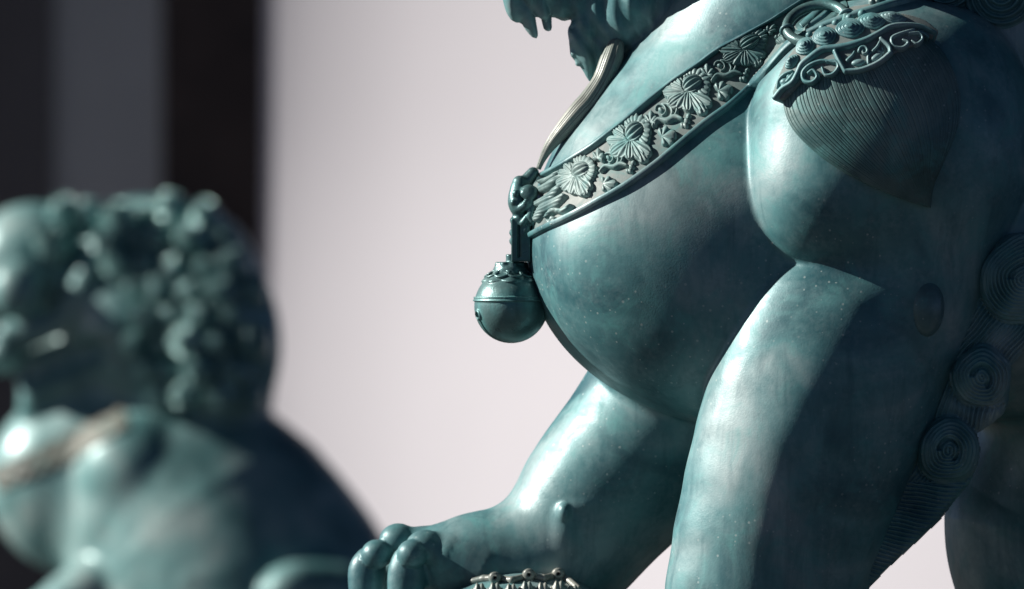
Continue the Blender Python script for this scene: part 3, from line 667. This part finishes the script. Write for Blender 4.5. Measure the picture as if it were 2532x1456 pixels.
# ------------------------------------------------------------------ curled hair fringe down the back of the foreleg
LEFTB = [(2420, 560), (2400, 700), (2380, 794), (2346, 861), (2299, 946), (2275, 1031), (2252, 1111), (2223, 1165), (2197, 1230), (2159, 1310), (2127, 1390), (2095, 1470), (2060, 1600)]
RIGHTB = [(2502, 576), (2560, 570), (2660, 640), (2660, 760), (2600, 850), (2531, 874), (2502, 906), (2499, 957), (2494, 1000), (2480, 1027), (2448, 1053), (2418, 1072), (2426, 1110), (2420, 1149), (2400, 1194), (2367, 1233), (2326, 1287), (2261, 1348), (2197, 1406), (2149, 1456), (2080, 1560)]
CURLS = [((2535, 690), 118), ((2428, 932), 79), ((2347, 1113), 84)]
def fringe():
    poly = [(x-70, y) for x, y in LEFTB]+RIGHTB[::-1]; st = 2.6
    u = np.arange(1980, 2680, st); v = np.arange(550, 1610, st); U, Vv = np.meshgrid(u, v, indexing='ij')
    ins = inpoly(U, Vv, poly); d = polydist(U, Vv, poly)
    H = 42*np.sqrt(1-(1-np.clip(d/34, 0, 1))**2)
    # lines: sweep into each curl, near level lower down
    ph = np.where(Vv > 1190, (Vv+0.00045*(U-2330)**2*1.0-(U-2250)*0.10)/10.5, (U*0.80+Vv*0.46+18*np.sin((Vv-850)/60))/10.0)
    amp = np.full(U.shape, 2.6)
    for (cx, cy), r in CURLS:
        x, y = U-cx, Vv-cy; an = np.arctan2(y, x); rr = np.hypot(x, y)*(1+0.03*np.sin(3*an+cx)+0.02*np.sin(5*an)); m = rr < r
        Hc = 34+62*np.clip(1-(rr/r)**2.2, 0, 1)**0.6-16*np.exp(-((rr-r*0.30)/(r*0.07))**2)*(an < 1.2)+4*np.sin(an-2.0)*rr/r*3
        t = np.clip((r-rr)/10, 0, 1)
        H = np.where(m, np.maximum(H, 0)*(1-t)+np.maximum(Hc-3*np.exp(-((rr-r)/7)**2), 0)*t, H-5*np.exp(-((rr-r)/9)**2)*(H > 30))
        ph = np.where(m, rr/9.5-an/(2*math.pi)+0.25*np.sin(2*an+cy), ph)
    H = np.where(d > 6, H+amp*(1.6+0.7*np.sin(U*0.05+Vv*0.031))*np.cos((ph+0.18*np.sin(U*0.06)*np.sin(Vv*0.05))*2*math.pi), H)
    on = ins; G = grid(len(u), len(v)); keep = on.ravel()[G].all(1); G = G[keep]
    ids, inv = np.unique(G, return_inverse=True); G = inv.reshape(G.shape)
    uu, vv, hh = U.ravel()[ids], Vv.ravel()[ids], H.ravel()[ids]
    d0 = np.interp(vv, [550, 900, 1400, 1600], [-400, -370, -335, -330])
    pt = lambda d: np.stack([(uu-1266)*(1+d/CAMD), d, (728-vv)*(1+d/CAMD)], 1)
    back = np.minimum(np.sqrt(np.clip(polydist(uu, vv, poly)/30, 0, 1)), 1)*45
    Fr, Bk = pt(d0-hh), pt(d0+back)
    o = mesh('leg_hair', np.concatenate([Fr, Bk]), np.concatenate([G, (G+len(ids))[:, ::-1]]), None, M['bronze'], near_root)
    o['label'] = 'curled hair fringe down the back of the foreleg'
    bm = bmesh.new(); bm.from_mesh(o.data); bmesh.ops.recalc_face_normals(bm, faces=bm.faces); bm.to_mesh(o.data); bm.free()
fringe()
# ------------------------------------------------------------------ fetlock scroll carved on the leg's front edge
M['farstrap'] = patina('dull_brown_green_bronze', teal=(0.12, 0.125, 0.10), deep=(0.06, 0.08, 0.07), pale=(0.17, 0.17, 0.14), rough=0.6, metal=0.0)
M['farcurl'] = patina('glossy_verdigris_curls', teal=(0.20, 0.36, 0.35), deep=(0.06, 0.17, 0.175), pale=(0.40, 0.48, 0.46), rough=0.27, metal=0.3)
# ------------------------------------------------------------------ the second lion, farther back and out of focus
FD = 16500.0; FS = (CAMD+FD)/CAMD
def tofar(p): return np.stack([p[:, 0]*FS, p[:, 1]*FS+FD, p[:, 2]*FS], 1)
def lion2(p):
    f = limb(p, [(330, 1120, 20, 215), (500, 1322, -35, 333), (680, 1640, -95, 388)], 60, 0.85, 2)      # barrel and back
    f = smin(f, E(p, 205, 1190, 30, 235, 235, 190), 40)                                              # chest
    f = smin(f, limb(p, [(195, 1130, 30, 150), (330, 900, 30, 190)], 40, 0.9, 1), 40)                 # neck
    sh = smin(E(p, 350, 1180, -150, 160, 172, 130), E(p, 300, 1290, -165, 104, 105, 95), 30)
    leg = limb(p, [(330, 1400, -170, 80), (210, 1470, -190, 75), (90, 1560, -200, 62), (60, 1640, -200, 60)], 20)
    f = smin(f, smin(sh, smin(leg, limb(p, [(380, 1400, -175, 82), (330, 1640, -190, 70)], 20), 25), 14), 14)
    f = smin(f, smin(limb(p, [(880, 1480, -330, 80), (740, 1450, -380, 56), (690, 1475, -390, 48)], 20), E(p, 800, 1570, -230, 170, 150, 170), 30), 14)
    f = smin(f, limb(p, [(470, 1440, -330, 40), (560, 1430, -330, 44), (640, 1480, -330, 50)], 15), 14)
    # head in profile: skull, brow, eye, muzzle, open mouth, jaw and beard
    h = smin(E(p, 370, 745, 20, 262, 262, 225), limb(p, [(450, 760, 20, 205), (540, 960, 20, 140)], 30), 30)
    h = smin(h, limb(p, [(500, 640, -110, 120), (560, 800, -150, 120), (560, 930, -150, 120)], 30), 60)
    h = smin(h, limb(p, [(340, 800, -60, 170), (390, 960, -70, 120)], 30), 30)
    h = smin(h, E(p, 85, 650, 0, 160, 150, 140), 40)
    h = smin(h, E(p, 46, 716, -165, 70, 72, 62), 6)                                                  # eye
    h = smin(h, limb(p, [(300, 560, -170, 26), (235, 650, -168, 32), (188, 740, -152, 30), (135, 795, -138, 32), (30, 830, -120, 42)], 12), 12)
    h = smin(h, E(p, 10, 890, -100, 55, 58, 55), 12)                                                 # lip
    h = smin(h, limb(p, [(280, 880, -40, 95), (170, 910, -50, 75), (90, 925, -70, 55)], 20), 20)
    h = smin(h, E(p, 240, 885, -125, 44, 48, 38), 8)
    h = smin(h, limb(p, [(130, 940, -50, 60), (90, 1000, -50, 42), (110, 1050, -30, 24)], 10), 20)   # beard
    h = smax(h, -limb(p, [(235, 870, -190, 34), (120, 905, -190, 46), (-60, 975, -170, 60)], 20, 2.0), 12)
    h = smax(h, -E(p, 118, 745, -190, 40, 62, 42, 20), 14)
    return smin(f, h, 24)
far_root = root('bronze_lion', tofar(K(400, 1700)[None])[0], 'out of focus turquoise bronze guardian lion with a curly mane at the lower left', 'statue', 'bronze guardian lions')
V, F, N = implicit(lion2, (K(-330, 0)[0], -600, K(0, 1720)[2]), (K(1060, 0)[0], 420, K(0, 440)[2]), 9.0)
mesh('body', tofar(V), F, N, M['bronze_far'], far_root)
def curl_mesh(r, h, name, mat, n=26, m=40, turns=2.2):
    V = [(0, 0, h)]; 
    for i in range(1, n):
        t = i/(n-1)
        for j in range(m):
            a = 2*math.pi*j/m; ph = math.cos(2*math.pi*(t*turns*2-j/m))
            z = h*math.sqrt(max(0, 1-t**2.4))+h*0.13*ph*(t > 0.12)*(1-t**6); V.append((r*t*math.cos(a), r*t*math.sin(a), z-h*0.35*(t > 0.99)))
    F = [(0, 1+j, 1+(j+1) % m, 1+(j+1) % m) for j in range(m)]
    F = [(1+(i-1)*m+j, 1+i*m+j, 1+i*m+(j+1) % m, 1+(i-1)*m+(j+1) % m) for i in range(1, n-1) for j in range(m)]
    me = bpy.data.meshes.new(name); tri = [(0, 1+j, 1+(j+1) % m) for j in range(m)]
    me.from_pydata([tuple(np.array(v)*S) for v in V], [], [tuple(f) for f in F]+tri); me.update()
    me.polygons.foreach_set("use_smooth", np.full(len(me.polygons), True)); me.materials.append(mat); return me
def put(me, name, pos, nrm, parent, sc=1.0, spin=0.0):
    o = bpy.data.objects.new(name, me); C.objects.link(o); o.parent = parent
    o.location = Vector(W(pos))-parent.location
    o.rotation_euler = (Vector(nrm).to_track_quat('Z', 'Y') @ __import__('mathutils').Quaternion((0, 0, 1), spin)).to_euler(); o.scale = (sc, sc, sc)
    return o
cm = curl_mesh(42*FS, 58*FS, 'mane_curl', M['farcurl'])
rr_ = np.random.default_rng(3)
MP = [(70, 600), (100, 530), (150, 490), (250, 465), (370, 460), (470, 500), (560, 590), (630, 720), (655, 850), (655, 970), (590, 1000), (430, 1000), (350, 990), (300, 900), (300, 760), (290, 640), (200, 600), (110, 620)]
cnd = [(u+rr_.uniform(-9, 9)+(30 if k % 2 else 0), v+rr_.uniform(-8, 8)) for k, v in enumerate(np.arange(480, 1010, 62)) for u in np.arange(60, 720, 70)]
cu, cv = np.array(cnd).T; okm = inpoly(cu, cv, MP); cu, cv = cu[okm], cv[okm]
Pm = march(lion2, cu, cv, -500.0, 60, 300.0); vis = np.abs(par(lion2, Pm)) < 12; Pm = Pm[vis]; Nm = unit(par(lambda q: grad(lion2, q), Pm))
for P0, n in zip(Pm, Nm):
    put(cm, 'mane_curl', tofar(P0[None])[0], n+np.array((-0.45, -0.2, 0.30)), far_root, rr_.uniform(0.75, 1.2), rr_.uniform(0, 6.28))
# its strap, seen only as a soft dusty band
def uvf2(a, b): return (np.interp(a, [0, 330], [-20, 300])+0*b+b*0.35, np.interp(a, [0, 180, 330], [1160, 1085, 1000])+b)
SP2 = make_patch(lion2, uvf2, 0, 330, 0, 55, 8.0, 0.0, 3)
SP2.P = tofar(SP2.P.reshape(-1, 3)).reshape(SP2.P.shape)
fixflip(relief('strap', SP2, (0, 330, 0, 55), lambda A, B: 12+5*np.sin(A*0.16)*np.sin(B*0.22)+0*A, M['farstrap'], far_root, 5.0, 0))
z2 = tofar(K(400, 1690)[None])[0]*S+np.array((0, 0, ZC)); 
pl2 = mesh('plinth', *boxes([(z2[0]-1.35, z2[0]+1.5, z2[1]-0.7, z2[1]+0.7, 0.12, z2[2]-0.08), (z2[0]-1.42, z2[0]+1.57, z2[1]-0.77, z2[1]+0.77, 0, 0.12), (z2[0]-1.42, z2[0]+1.57, z2[1]-0.77, z2[1]+0.77, z2[2]-0.08, z2[2])]), None, M['stone'], world=False, smooth=False)
tag(pl2, 'grey stone plinth under the out of focus lion', 'plinth')
# ------------------------------------------------------------------ ball under the far paw of the near lion
bc = K(1300, 1760, 120); br = 350.0
ballr = root('carved_ball', bc, 'round carved bronze ball with a pale knotted cord net under the stretched paw', 'ball')
V, F, N = implicit(lambda p: np.linalg.norm(p-bc, axis=1)-br, bc-br-20, bc+br+20, 16.0); mesh('core', V, F, N, M['bronze'], ballr)
def onball(u, v, lift):
    """point of the ball's near side seen at (u, v)"""
    q = K(u, v, 0); k = (br+lift)**2-(q[0]-bc[0])**2-(q[2]-bc[2])**2
    return np.array((q[0], bc[1]-math.sqrt(max(k, 0)), q[2]))

M_cord = M['strand']
knots = [(1224, 1429), (1308, 1421), (1381, 1421)]
def cord(p):
    f = None
    pts = [onball(u, v, 6) for u, v in ((1170, 1440), (1196, 1433), (1224, 1430), (1266, 1434), (1308, 1424), (1345, 1430), (1381, 1424), (1406, 1436), (1430, 1456))]
    for a, b in zip(pts[:-1], pts[1:]):
        g = tube(p, a, b, 8.5, 8.5); f = g if f is None else smin(f, g, 5)
    return f
cc = onball(1306, 1440, 6)
blob_mesh('cord', cord, cc, (175, 130, 60), 3.2, M['strand'], ballr)
for i, (u, v) in enumerate(knots):
    c0 = onball(u, v, 12)
    def kn(p, c0=c0):
        q = p-c0; f = np.linalg.norm(q*np.array((1, 1, 1.15)), axis=1)-17
        f = smax(f, -(np.hypot(q[:, 0], q[:, 2])-4.5), 2)
        f = smin(f, np.hypot(np.hypot(q[:, 0], q[:, 2]-1)-9, q[:, 1]+9)-5, 2)
        f = smin(f, tube(p, c0+np.array((-4, -4, -8)), c0+np.array((-10, -6, -32)), 6, 5), 2)
        return smin(f, tube(p, c0+np.array((4, -4, -8)), c0+np.array((12, -6, -32)), 6, 5), 2)
    blob_mesh('knot', kn, c0, 40, 2.6, M['strand'], ballr)
for u, v in ((1186, 1474), (1224, 1472), (1264, 1474), (1303, 1468), (1342, 1471), (1381, 1468), (1416, 1478)):
    c0 = onball(u, v, 5); blob_mesh('tassel', lambda p, c0=c0: ell_w(p, c0), c0, 34, 3.2, M['strand'], ballr)

cmn = curl_mesh(95, 60, 'mane_curl', M['bronze'], 34, 60, 3.0)
for (u, v, sp_) in ((2475, -18, 0.5), (2335, -60, 2.0)):
    P0 = march(lion, [u], [v])[0]; n0 = unit(grad(lion, P0[None]))[0]; put(cmn, 'mane_curl', P0-n0*10, n0, near_root, 1.0, sp_)

print('script', time.time()-T0)
